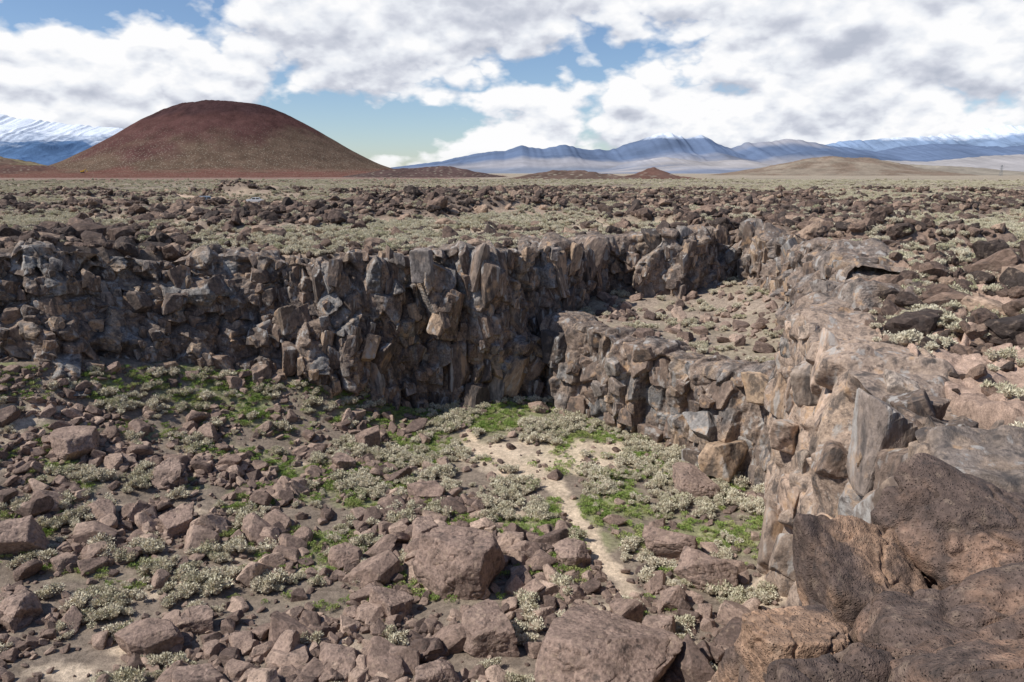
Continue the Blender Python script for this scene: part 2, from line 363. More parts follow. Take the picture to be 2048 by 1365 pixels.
# ------------------------------------------------------------ cliffs
def resample(P,ds):
    seg=np.hypot(*np.diff(P,axis=0).T);s=np.concatenate([[0],np.cumsum(seg)]);q=np.arange(0,s[-1],ds)
    return np.stack([np.interp(q,s,P[:,0]),np.interp(q,s,P[:,1])],-1),q
def cliff(name,P,kind,ds,dh,seed,Hmax,amp=1.0,big=.3,small=.7,vz_=1.0,wide=1.0,soften=(1,2,1)):
    P,s=resample(np.array(P),ds)
    w=int(4.5/ds);T=np.gradient(P,axis=0);k=np.hanning(2*w+1);k/=k.sum()
    Tp=np.pad(T,((w,w),(0,0)),mode='edge');T=np.stack([np.convolve(Tp[:,i],k,'valid') for i in (0,1)],-1)
    T/=np.linalg.norm(T,axis=1,keepdims=True);N=np.stack([T[:,1],-T[:,0]],-1)
    x,y=P.T;n=len(x)
    sb=setback(x,y) if kind=='upper' else np.full(n,.5)
    foot=P+N*1.2
    zb=H(foot[:,0],foot[:,1]);bk=P-N*(sb[:,None]+3.7)
    zt=H(bk[:,0],bk[:,1])
    g=np.hanning(int(4/ds)|1);g/=g.sum();h2=len(g)//2
    sm=lambda a:np.convolve(np.pad(a,(h2,h2),mode='edge'),g,'valid')
    zb=sm(zb)
    zt=np.maximum(zt,np.median(zt)-2.0) if kind=='upper' else zt
    zt=sm(zt)+.1+.35*vn2(s/2.5,s*0,seed+4)
    nf=int(Hmax/dh);nt=int(4.8/dh)
    t=np.linspace(0,1,nf)[None,:]
    st=t+ .07*np.sin(t*17+3*vn2(s/5,s*0,seed+8)[:,None])*np.minimum(sb/4,1)[:,None]
    cr=-sb[:,None]*np.clip(st,0,None)**1.1
    z=zb[:,None]+(zt-zb)[:,None]*t
    tt=np.linspace(0,4.8,nt+1)[None,1:]
    cr=np.concatenate([np.broadcast_to(1.5,(n,1)),cr,-sb[:,None]-tt],1)
    z=np.concatenate([zb[:,None]-.8,z,zt[:,None]-.06*tt-.8*sst((tt-3.2)/1.5)+0*cr[:,:1]],1)
    hl=np.concatenate([[-.8],(np.linspace(0,1,nf))*Hmax,Hmax+tt[0]])[None,:]+0*z
    S=s[:,None]+0*z
    wtop=sst((hl-Hmax+.5)/1.1)
    ws=S+.35*fbm2(S*.6,hl*.35,seed+1,2);wh=hl+.5*fbm2(S*.5,hl*.5,seed+2,2)
    tall=np.clip(1-sb/4,0,1)[:,None]
    F1,F2,c1,a1,b1,dx,dy=vor2(ws/2.8,wh/6.5,seed+10)
    f1,f2,c2,a2,b2,ex,ey=vor2(ws/1.25+.1*c1,wh/2.2,seed+20)
    g1,g2,c3,a3,b3,gx,gy=vor2(S/.5,hl/.7,seed+30)
    D=1.0*vn2(S/3.6,hl/20,seed+5)+(.9*(c1-.5)*2+2.0*a1*dx+.9*b1*dy)*(.45+.65*tall)-.35*np.exp(-(F2-F1)/.05)
    D=D+(c2-.5)*.7+1.3*(a2*ex+b2*ey)-.12*np.exp(-(f2-f1)/.05)
    D=D+(c3-.5)*.12+.30*(a3*gx+b3*gy)
    D=blur(D,soften)
    D=D+.10*fbm2(S*1.1,hl*1.1,seed+40,5)+.25
    D=D*amp
    D[:,-3:]*=.2
    ho=D*(1-.8*wtop)+wtop*.2
    vz=D*wtop*.6
    vz[:,-2:]-=.6
    XX=x[:,None]+N[:,:1]*(cr+ho);YY=y[:,None]+N[:,1:]*(cr+ho);ZZ=z+vz
    cc=np.broadcast_to(np.array([.15,.115,.093]),S.shape+(3,)).copy()
    cc=L3(cc,[.21,.155,.12],sst(c1*2-.6))
    cc=L3(cc,[.17,.167,.163],sst((c2*1.1+fbm2(S/4,hl/3,seed+50,3)*.9-.72)*3)*.8)
    cc=L3(cc,[.32,.23,.155],sst((c3*.4+c2*.6+fbm2(S/1.6,hl/4,seed+51,4)*.9-.85)*4)*.75)
    cc=L3(cc,[.075,.07,.068],sst(fbm2(S/1.3,hl/5,seed+52,4)*3-.5)*.7)
    cc=L3(cc,[.17,.13,.105],wtop*.7)
    pk=(np.exp(-((XX-15)/9)**2-((YY-31)/9.5)**2))
    cc=L3(cc,[.35,.26,.20],np.clip(pk*1.1,0,1)*.75)
    lw=sst((XX-11.5)/6)*sst((YY-42)/6)
    cc=L3(cc,[.18,.14,.118],lw*.45)
    V=np.stack([XX,YY,ZZ],-1)
    o=mkmesh(name,V.reshape(-1,3),gridfaces(n,z.shape[1]),m_cliff,False,cc.reshape(-1,3))
    area=s[-1]*Hmax*.8
    for lay,(dn,s0,sv,s1_) in enumerate(((big,.85,.28,1.4),(small,.42,.4,.8))):
        nb=int(area*dn)
        if nb<1: continue
        i=rng.integers(0,n,nb);j=(rng.uniform(0.0,1.0,nb)*(nf+int(1.0/dh))).astype(int)+1
        hj=hl[i,j];sz=np.clip(s0*np.exp(rng.normal(0,sv,nb)),.2,s1_)
        ti=tall[i,0]*vz_;face=hj<Hmax-.3
        zs=sz*rng.uniform(.8,1.25,nb)*(1+face*ti*(rng.uniform(.1,1.8,nb) if lay==0 else rng.uniform(0,.9,nb)))
        p=V[i,j].copy()
        dep=sz*(rng.uniform(-.6,.05,nb) if lay==0 else rng.uniform(-.4,.15,nb))
        p[:,0]+=N[i,0]*dep;p[:,1]+=N[i,1]*dep
        p[:,2]=np.minimum(p[:,2],zt[i]+.1-zs*.55)
        yaw=np.arctan2(N[i,1],N[i,0])+rng.normal(0,.45,nb)
        sc=np.stack([sz*rng.uniform(.7,1.0,nb),wide*sz*rng.uniform(.8,1.3,nb),zs],-1)
        tilt=rng.normal(0,.17,(nb,2))
        pkm=(pk[i,j]+rng.normal(0,.08,nb))>.42
        for m,cl,nm in((~pkm,colB,'cliff_blocks'),(pkm,colK,'rim_blocks')):
            if m.sum(): scatter(nm,p[m],yaw[m],sc[m],rng.integers(0,14,m.sum()),cl,tilt[m])
    return o
def sub(P,a,b):
    i=np.argmin(np.hypot(P[:,0]-a[0],P[:,1]-a[1]));j=np.argmin(np.hypot(P[:,0]-b[0],P[:,1]-b[1]));return P[i:j+1]
cliff('basalt_cliff_face',sub(RIM,(-60,42),(4.6,70)),'upper',.08,.08,100,14,1.3,.30,.45)
cliff('basalt_cliff_face',sub(RIM,(3.4,66.5),(20.5,52)),'upper',.12,.12,300,9,.95,.28,.35)
cliff('basalt_cliff_face',sub(RIM,(23,60),(4.6,5.6)),'upper',.06,.06,500,14,.85,.24,.16,.6,1.25,(1,2,3,4,3,2,1))
cliff('basalt_cliff_face',sub(RIM,(6.6,9),(-25,-3)),'upper',.2,.2,700,15,.3,0,0)
cliff('lower_fall_ledge',LOW,'lower',.085,.085,900,7,.9,.32,.22,.3,1.4)
# ------------------------------------------------------------ shrubs
def shrub(name,seed,nl,mat,hgt,leaf,col,core=True,up=.3):
    r=np.random.default_rng(seed)
    nb=7;cen=np.stack([r.normal(0,.28,nb),r.normal(0,.28,nb),r.uniform(.25,.6,nb)*hgt],-1);br=r.uniform(.2,.36,nb)
    b=r.integers(0,nb,nl);d=r.normal(size=(nl,3));d[:,2]=np.abs(d[:,2])*.9+up*.3;d/=np.linalg.norm(d,axis=1,keepdims=True)
    p=cen[b]+d*(br[b]*r.uniform(.65,1.08,nl))[:,None]
    ax=d+r.normal(0,.45,(nl,3));ax[:,2]+=up;ax/=np.linalg.norm(ax,axis=1,keepdims=True)
    sd=np.cross(ax,r.normal(size=(nl,3)));sd/=np.linalg.norm(sd,axis=1,keepdims=True)
    L=leaf*r.uniform(.7,1.5,nl)[:,None];W=L*.28
    V=np.stack([p-ax*L*.5-sd*W*.3,p+sd*W,p+ax*L,p-sd*W],1).reshape(-1,3);Fc=np.arange(nl*4).reshape(-1,4);mi=np.zeros(nl)
    ns=14;e=cen[r.integers(0,nb,ns)]+r.normal(0,.1,(ns,3));s0=r.normal(0,.04,(ns,3));s0[:,2]=-.1;w=np.array([.014,0,0])
    SV=np.stack([s0-w,s0+w,e+w*.3,e-w*.3],1).reshape(-1,3);SF=np.arange(ns*4).reshape(-1,4)+len(V);mi=np.concatenate([mi,np.ones(ns)]);V=np.vstack([V,SV]);Fc=np.vstack([Fc,SF])
    if core:
        IV,IF=ico(1)
        for k in range(nb):
            q=IV*br[k]*.72+cen[k];n0=len(V);mid=(q[IF[:,0]]+q[IF[:,1]])/2
            V=np.vstack([V,q,mid]);Fc=np.vstack([Fc,np.stack([IF[:,0]+n0,np.arange(len(IF))+n0+len(q),IF[:,1]+n0,IF[:,2]+n0],1)]);mi=np.concatenate([mi,np.ones(len(IF))])
    o=mkmesh(name,V,Fc,None,False,mats=[mat,m_twig],mi=mi,link=False);col.objects.link(o)
for i in range(5): shrub('sagebrush_shape_%d'%i,i,620,m_sage,.8,.085,colS)
for i in range(3): shrub('herb_shape_%d'%i,20+i,200,m_grn,.5,.10,colG,False,.6)
HERO=[(-2.35,34,2.0,1,.95,.95),(-10.5,52.3,1.15,1,.8,.9),(3.9,26.0,2.4,1.2,.8,.6),(-1.2,28.3,1.3,1,.8,.8),(-5.7,31.5,1.1,1,.8,.7),(3.3,35.8,1.0,1,.8,.75),(11.6,45,1.5,1.1,.8,.7),(8.5,36.8,1.6,1.1,.7,.55),(9.6,33.8,1.5,1,.8,.7),(-15.5,28,1.1,1.1,.8,.7),(-14.0,29.7,.9,1,.8,.8),(-7,27,1.0,1,.8,.7),(-27.3,44,1.4,1.1,.9,.7),(-21,43,1.1,1,.8,.8),(-25,35,1.2,.9,.8,1),(-4.9,38.6,1.1,1.1,.7,.7),(-11.5,48.3,.95,1,.8,.8),(6.3,29,1.0,1,.8,.8),(-3,25.5,1.0,1,.8,.7),(-18.5,38.5,1.1,1,.9,.7),(-9,36,.9,1,.9,.8),(-5.5,44,1.0,1.2,.8,.7),(-12,25,1.0,1.1,.9,.7),(-22,30,1.0,1,.8,.8)]
hx=np.array([h[0] for h in HERO]);hy=np.array([h[1] for h in HERO]);hz=H(hx,hy)
for i,(x,y,r,a,b,c) in enumerate(HERO):
    V,Fc=rockshape(900+i,6 if r>1.4 else 5,14,(1,1,1),.05,60,1.8,boxy=i%3==1)
    F1=fbm3(V[:,0]*5,V[:,1]*5,V[:,2]*5,i,3,.6);w=np.clip(1-np.abs(fbm3(V[:,0]*1.9,V[:,1]*1.9,V[:,2]*1.9,i+60,3))*4,0,1)
    V=V*(1+.03*F1-.05*w**5)[:,None]
    th=rng.uniform(0,6.28);V=V*np.array([a,b,c])*r*1.12
    ct,st=math.cos(th),math.sin(th);V=V@np.array([[ct,st,0],[-st,ct,0],[0,0,1]])
    o=mkmesh('basalt_boulder',V,Fc,m_hero,False);o.location=(x,y,hz[i]+r*c*.48)
def inside_pts(n,x0,x1,y0,y1,dens,marg=.3,shelf=False):
    x=rng.uniform(x0,x1,n);y=rng.uniform(y0,y1,n)
    z,s1,s2,rm,up=height(x,y,True);p=dens(x,y,s1)
    keep=(s1<-marg)&(rng.uniform(0,1,n)<p)
    if shelf: keep&=(s2<-3)
    else: keep&=(s2>-.2)
    return x[keep],y[keep],z[keep]
def clump(x,y): return sst(fbm2(x/3.6,y/3.2,91,4)*3.2+.45)
def bdens(x,y,sd):
    left=sst((-x-8+.25*(y-40))/9);near=sst((45-y+.8*np.minimum(-x,8))/7)
    base=np.clip(left*.8+near,0,1)*(.10+.9*clump(x,y))
    base=base*(1-.85*sst((x-1)/4)*sst((y-32)/6))
    hero=1.0
    for hh in HERO[:1]+HERO[2:4]: hero=hero*(1-.9*np.exp(-(((x-hh[0])/(hh[2]*1.1))**4+((y-hh[1]+hh[2]*.8)/(hh[2]*1.2))**4)))
    return np.clip(base+.6*np.exp(sd/1.3)*.6+.03,0,1)*sst((pdist(x,y,WASH)-.2)/.8)*hero
def add_rocks(name,x,y,z,s,col,nk,sink=.25):
    n=len(x);sc=np.stack([s*rng.uniform(.8,1.25,n),s*rng.uniform(.8,1.2,n),s*rng.uniform(.7,1.1,n)],-1)
    scatter(name,np.stack([x,y,z+s*sink],-1),rng.uniform(0,6.28,n),sc,rng.integers(0,nk,n),col,rng.uniform(-.7,.7,(n,2)))
x,y,z=inside_pts(14000,-60,16,10,66,bdens);s=np.clip(.34*np.exp(rng.normal(0,.48,len(x))),.16,1.05)
add_rocks('talus_boulders',x,y,z,s,colR,14)
x,y,z=inside_pts(42000,-60,16,10,66,lambda x,y,s:bdens(x,y,s)*.8+.04,.1);s=.145*np.exp(rng.normal(0,.45,len(x)))
add_rocks('talus_rubble',x,y,z,s,colR,14,.2)
x,y,z=inside_pts(1700,3,30,42,84,lambda x,y,s:.5+0*x,.2,True);s=.26*np.exp(rng.normal(0,.6,len(x)))
add_rocks('ledge_rocks',x,y,z,np.clip(s,.1,1.0),colR,14)
def plat(n,r0,r1,fn,amax=44):
    u=rng.uniform(0,1,n);r=(r0**.65+(r1**.65-r0**.65)*u)**(1/.65);a=np.radians(rng.uniform(-amax,amax,n))
    x=r*np.sin(a);y=r*np.cos(a);z,s1,s2,rm,up=height(x,y,True)
    p=fn(x,y,s1,rm,r)*(1-.97*parkzone(x,y));k=(up>.95)&(rng.uniform(0,1,n)<p)&(rdist(x,y)>4);return x[k],y[k],z[k],r[k],s1[k]
x,y,z,r,s1=plat(120000,14,420,lambda x,y,s,rm,r:np.clip(rm*.95+.06+.6*np.exp(-(s-2)/7)*(y>30),0,1))
s=np.clip(.21*np.exp(rng.normal(0,.62,len(x)))*(1+r/240),.08,1.6)
add_rocks('lava_rubble',x,y,z,s,colL,8,.2)
x,y,z,r,s1=plat(95000,16,900,lambda x,y,s,rm,r:np.clip((1-rm*.7)*sst((s-1.5)/4)*(.30+.6*sst(fbm2(x/14,y/9,95,3)*2+.4)),0,1))
s=rng.uniform(.35,.85,len(x))*(1+r/420)
k=(x>9)&(y<34)&(rng.uniform(0,1,len(x))<.75);x,y,z,s=x[~k],y[~k],z[~k],s[~k];n=len(x)
scatter('sagebrush_field',np.stack([x,y,z-.03],-1),rng.uniform(0,6.28,n),s,rng.integers(0,5,n),colS)
def sdens(x,y,s):
    open_=sst((y-38)/6)*sst((x+14)/6)
    return np.clip((.5*(1-.8*clump(x,y))+.7*open_)*sst(fbm2(x/3,y/2.5,97,3)*2.2+.6)*(1-.93*sandzone(x,y)),0,1)*sst((pdist(x,y,WASH)-.4)/.7)
x,y,z=inside_pts(8200,-60,17,18,66,sdens,.5);n=len(x)
scatter('canyon_sagebrush',np.stack([x,y,z-.02],-1),rng.uniform(0,6.28,n),rng.uniform(.35,1.05,n),rng.integers(0,5,n),colS)
x,y,z=inside_pts(24000,-45,17,24,66,lambda x,y,s:np.clip(greenf(x,y)*sst((y-28)/12)*.75+.7*np.exp(s/1.8)*(y>45),0,1)*sst((pdist(x,y,WASH)-.3)/.7)*(1-.85*sandzone(x,y)),.2);n=len(x)
scatter('green_herbs',np.stack([x,y,z],-1),rng.uniform(0,6.28,n),rng.uniform(.2,.6,n),rng.integers(0,3,n),colG)
x,y,z=inside_pts(800,3,30,42,84,lambda x,y,s:sst(fbm2(x/3,y/2,98,3)*2+.4),.5,True);n=len(x)
scatter('ledge_sagebrush',np.stack([x,y,z],-1),rng.uniform(0,6.28,n),rng.uniform(.35,.8,n),rng.integers(0,5,n),colS)
# ------------------------------------------------------------ foreground outcrop
FORE=[(2.85,5.0,-5.2,1.15,1.0,1.75,1),(4.4,6.1,-4.9,1.5,1.2,1.35,2),(4.5,8.4,-5.6,.95,.9,1.25,3),(6.4,8.8,-5.0,1.35,1.1,1.2,4),(2.75,6.5,-4.6,.5,.6,.5,5),(3.7,4.4,-4.3,1.0,.9,1.25,6),(3.3,7.3,-6.0,.9,.8,1.3,7),(5.4,5.4,-4.3,1.1,1.0,1.0,8),(7.8,11,-6.6,1.6,1.4,1.1,9),(2.5,5.8,-7.2,1.0,1.0,2.2,10)]
for i,(x,y,z,a,b,c,sd) in enumerate(FORE):
    V,Fc=rockshape(1500+sd,7,10,(1,1,1),.06,26,1.6,boxy=True)
    q=fbm3(V[:,0]*6,V[:,1]*6,V[:,2]*6,i,4,.6);w=1-np.abs(fbm3(V[:,0]*2.1,V[:,1]*2.1,V[:,2]*2.1,i+9,3))*3
    V=V*(1+.03*q-.10*np.clip(w,0,1)**6)[:,None]*np.array([a,b,c])*1.15
    n=fbm3(V[:,0]*1.5+i,V[:,1]*1.5,V[:,2]*1.5,i+40,4)
    cc=np.broadcast_to(np.array([.105,.074,.061]),(len(V),3)).copy();cc=L3(cc,[.21,.132,.094],sst(n*3+.2));
    if sd in(3,5,7):cc=L3(cc,[.34,.215,.14],sst(n*2+.6)*.7)
    o=mkmesh('foreground_boulder',V,Fc,m_fore,True,cc);o.location=(x,y,z)
# ------------------------------------------------------------ cinder cone and hills
def hillmat(name,s=.02,spk=None,snow=None,snoise=.004,bump=0):
    m,t,b=newmat(name);tc=t.n('ShaderNodeTexCoord').outputs['Object'];geo=t.n('ShaderNodeSeparateXYZ');t.l(tc,geo.inputs[0])
    n=t.noise(tc,s,8,.62);at=t.n('ShaderNodeAttribute');at.attribute_name='col'
    vm=t.n('ShaderNodeVectorMath',operation='SCALE');t.l(at.outputs['Color'],vm.inputs[0]);t.l(t.mr(n,.3,.7,.72,1.28),vm.inputs['Scale']);c=vm.outputs[0]
    if spk:
        v=t.n('ShaderNodeTexVoronoi');v.inputs['Scale'].default_value=spk[0];t.l(tc,v.inputs['Vector'])
        f=t.mr(v.outputs['Distance'],.12,.34,1,0);low=t.mr(geo.outputs[2],spk[2],spk[3],.7,.05)
        f=t.math('MULTIPLY',f,low);c=t.mix(f,c,(*spk[1],1))
    if snow:
        q=t.math('ADD',geo.outputs[2],t.math('MULTIPLY',t.math('SUBTRACT',t.noise(tc,snoise,9,.7),.5),snow[2]))
        f=t.mr(q,snow[0],snow[1],0,1);c=t.mix(f,c,(.68,.73,.81,1))
    t.l(c,b.inputs['Base Color']);b.inputs['Specular IOR Level'].default_value=0
    if bump:
        bp=t.n('ShaderNodeBump');bp.inputs['Strength'].default_value=.8;bp.inputs['Distance'].default_value=bump
        t.l(t.noise(tc,s*3,8,.65),bp.inputs['Height']);t.l(bp.outputs[0],b.inputs['Normal'])
    return m
def radial_hill(name,cx,cy,prof,colfn,mat,seed,na=360,nr=160,rough=4,z0=-9,sx=1,sy=1,lump=None):
    pr=np.array(prof,float);rr=np.linspace(0,pr[-1,0],nr);a=np.linspace(0,2*np.pi,na,endpoint=False)
    Rr,Aa=np.meshgrid(rr,a,indexing='ij');h=np.interp(Rr,pr[:,0],pr[:,1])
    g=np.hanning(9);g/=g.sum();h=np.apply_along_axis(lambda q:np.convolve(np.pad(q,(4,4),mode='edge'),g,'valid'),0,h)
    xx=Rr*np.cos(Aa)*sx;yy=Rr*np.sin(Aa)*sy
    k=np.clip(h/pr[0,1],0,1)
    h=h+rough*fbm2((xx+cx)/60,(yy+cy)/60,seed,5)*np.clip(k*2,0,1)+rough*.35*fbm2(xx/12,yy/12,seed+3,3)*k
    if lump: h=h+lump(xx,yy,k)
    V=np.stack([xx,yy,h],-1).reshape(-1,3);C=colfn(xx,yy,h,k)
    o=mkmesh(name,V,gridfaces(nr,na,True),mat,True,C.reshape(-1,3));o.location=(cx,cy,z0);return o
m_cone=hillmat('red_cinder',.03,spk=(.2,(.36,.32,.25),20,130),bump=3)
def conecol(x,y,h,k):
    c=np.broadcast_to(np.array([.120,.082,.060]),h.shape+(3,)).copy()
    n=fbm2(x/70,y/70,5,4);rt=sst((x/400)+.3)
    c=L3(c,[.090,.046,.042],sst((h-25+55*n-45*rt)/60))
    c=L3(c,[.052,.030,.031],sst((h-125+25*n-25*rt)/20)*.85)
    c=L3(c,[.14,.068,.055],sst((20+10*n-h)/15));return c
radial_hill('red_cinder_cone',-735,2000,[(0,185),(55,183),(105,175),(150,158),(207,128),(262,95),(320,62),(380,32),(430,15),(500,8),(620,3),(850,-4)],conecol,m_cone,21,rough=3,sx=1.0,
  lump=lambda x,y,k:4*(rid2(x/22,y/22,4,3)-.3)*sst((k-.68)/.12)*np.exp(-((x+80)/90)**2))
m_hill=hillmat('shrub_hill',.02,spk=(.10,(.34,.31,.24),-10,80),bump=2)
flat=lambda col,col2:(lambda x,y,h,k:L3(np.broadcast_to(np.array(col),h.shape+(3,)).copy(),col2,sst(fbm2(x/60,y/60,8,4)*2+.3)))
radial_hill('desert_hill',-1270,1800,[(0,50),(60,46),(120,32),(190,14),(300,2),(400,-4)],flat((.20,.165,.10),(.13,.09,.07)),m_hill,31,sx=1.1,rough=8)
radial_hill('desert_hill',-1070,1650,[(0,24),(60,20),(120,11),(200,2),(300,-4)],flat((.10,.06,.052),(.14,.08,.062)),m_hill,32,sx=1.3,rough=5)
radial_hill('desert_hill',1055,2500,[(0,58),(80,54),(160,38),(230,22),(300,10),(420,-4)],flat((.20,.15,.115),(.25,.205,.16)),m_hill,33,sx=1.05,rough=6)
radial_hill('desert_hill',1370,2700,[(0,36),(120,29),(230,17),(420,-4)],flat((.28,.245,.20),(.23,.20,.165)),m_hill,34,sx=1.3,rough=5)
radial_hill('red_lava_hill',-170,1500,[(0,20),(40,18),(80,11),(130,4),(200,-4)],flat((.10,.066,.06),(.08,.055,.052)),m_hill,35,sx=1.0,rough=6)
radial_hill('red_lava_hill',88,950,[(0,13),(25,10),(60,3),(110,-4)],flat((.14,.095,.078),(.10,.07,.058)),m_hill,36,sx=1.3,rough=7)
radial_hill('red_lava_hill',176,950,[(0,14),(20,10),(45,4),(100,-4)],flat((.145,.08,.064),(.11,.07,.058)),m_hill,37,sx=.9,rough=6)
def range_(name,prof,D,depth,colr,mat,seed,rough=.35,basez=-9,jag=.02):  # range base colours are tinted bluish to paint in distance haze
    p=np.array(prof,float);az=np.linspace(p[0,0],p[-1,0],900);hh=np.interp(az,p[:,0],p[:,1])
    g=np.hanning(15);g/=g.sum();hh=np.convolve(np.pad(hh,7,mode='edge'),g,'valid')
    v=np.linspace(-1,1,180);U,Vv=np.meshgrid(az,v,indexing='ij')
    Hh=hh[:,None]*D*(1+jag*vn2(U*90,U*0,seed)+jag*vn2(U*230,U*0,seed+1))
    xs=U*D/300;sp=rid2(xs*.16+.6*fbm2(xs*.15,Vv*2,seed+2),Vv*1.6+.5*fbm2(xs*.2,Vv*2,seed+12),seed+3,5)
    sp2=rid2(xs*.4+fbm2(xs*.3,Vv*3,seed+5),Vv*3.5,seed+6,4)
    wv=np.abs(Vv);fall=np.clip(1-wv**.9,0,1)
    z=Hh*np.clip(fall-wv*(1-wv)*rough*2.6*(.55-sp)-wv*(1-wv)*rough*.9*(.5-sp2),0,1)+basez-6*(wv>.98)
    Yy=D+Vv*depth;Xx=U*D+0*Vv
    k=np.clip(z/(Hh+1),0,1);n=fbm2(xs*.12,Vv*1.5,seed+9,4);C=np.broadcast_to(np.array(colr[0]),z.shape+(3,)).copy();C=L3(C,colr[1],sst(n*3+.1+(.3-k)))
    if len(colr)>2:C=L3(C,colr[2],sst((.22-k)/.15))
    V=np.stack([Xx,Yy,z],-1).reshape(-1,3);mkmesh(name,V,gridfaces(len(az),len(v))[:,::-1],mat,True,C.reshape(-1,3))
def PX(l,b=345): return [((x-1024)/1540.,max(b-y,0)/1570.) for x,y in l]
m_r1=hillmat('painted_haze_mountain',.0015,snow=(365,425,150),bump=12)
m_r0=hillmat('snowy_far_mountain',.001,snow=(600,760,700),snoise=.0012,bump=40)
m_si=hillmat('sierra_rock_snow',.002,snow=(280,430,560),snoise=.0022,bump=30)
range_('mountain_range',PX([(740,345),(780,334),(880,322),(950,306),(1010,300),(1040,290),(1080,297),(1130,288),(1170,297),(1215,300),(1260,285),(1310,268),(1340,264),(1370,276),(1400,269),(1430,285),(1460,296),(1490,284),(1530,282),(1590,276),(1620,284),(1680,293),(1750,302),(1800,292),(1850,288),(1900,286),(2000,293),(2100,284),(2300,288)]),9000,2300,[(.115,.155,.24),(.30,.295,.32),(.20,.225,.28)],m_r1,51,.26)  # dark bluish rock colour stands in for haze and cloud shadow
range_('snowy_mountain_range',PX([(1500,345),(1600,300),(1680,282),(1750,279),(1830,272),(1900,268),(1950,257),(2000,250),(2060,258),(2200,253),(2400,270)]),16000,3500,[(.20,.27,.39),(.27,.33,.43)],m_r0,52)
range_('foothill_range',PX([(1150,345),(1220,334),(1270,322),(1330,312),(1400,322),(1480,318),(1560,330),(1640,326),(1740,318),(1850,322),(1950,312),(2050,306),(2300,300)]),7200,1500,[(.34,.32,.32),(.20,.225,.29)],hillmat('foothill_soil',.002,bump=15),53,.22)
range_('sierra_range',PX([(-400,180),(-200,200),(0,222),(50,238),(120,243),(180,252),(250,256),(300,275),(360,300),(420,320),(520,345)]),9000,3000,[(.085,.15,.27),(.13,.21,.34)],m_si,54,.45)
# ------------------------------------------------------------ dirt road
pr,_=resample(ROAD,1.5);T=np.gradient(pr,axis=0);T/=np.linalg.norm(T,axis=1,keepdims=True);N=np.stack([T[:,1],-T[:,0]],-1)
off=np.array([-2.6,-1.3,0,1.3,2.6]);RX=pr[:,:1]+N[:,:1]*off;RY=pr[:,1:]+N[:,1:]*off;RZ=H(RX,RY)+.12
cc=np.broadcast_to(np.array([.40,.29,.21]),RX.shape+(3,)).reshape(-1,3)
mkmesh('dirt_road',np.stack([RX,RY,RZ],-1).reshape(-1,3),gridfaces(len(pr),5),m_ground,True,cc)
# ------------------------------------------------------------ vehicles, pylon, mine machinery
def box(bm,cx,cy,cz,sx,sy,sz,bev=.05,taper=None,mi=0):
    r=bmesh.ops.create_cube(bm,size=1);vs=r['verts']
    for v in vs:
        t=v.co.z>0;v.co=Vector((v.co.x*sx,v.co.y*sy,v.co.z*sz))
        if taper and t: v.co.x=v.co.x*taper[0]+taper[2];v.co.y*=taper[1]
        v.co+=Vector((cx,cy,cz))
    fs={f for v in vs for f in v.link_faces}
    for f in fs:f.material_index=mi
    if bev:
        es=list({e for v in vs for e in v.link_edges});rr=bmesh.ops.bevel(bm,geom=es,offset=bev,segments=2,affect='EDGES')
        for f in rr['faces']:f.material_index=mi
def cyl(bm,c,r,d,axis='Y',mi=0,seg=20):
    R={'Y':Matrix.Rotation(math.pi/2,4,'X'),'X':Matrix.Rotation(math.pi/2,4,'Y'),'Z':Matrix.Identity(4)}[axis]
    q=bmesh.ops.create_cone(bm,cap_ends=True,segments=seg,radius1=r,radius2=r,depth=d,matrix=Matrix.Translation(c)@R)
    for f in {f for v in q['verts'] for f in v.link_faces}:f.material_index=mi
m_glass=plain('dark_glass',(.02,.025,.03),.08);m_tyre=plain('tyre_rubber',(.02,.02,.02),.8);m_hub=plain('wheel_metal',(.4,.4,.4),.4,.6)
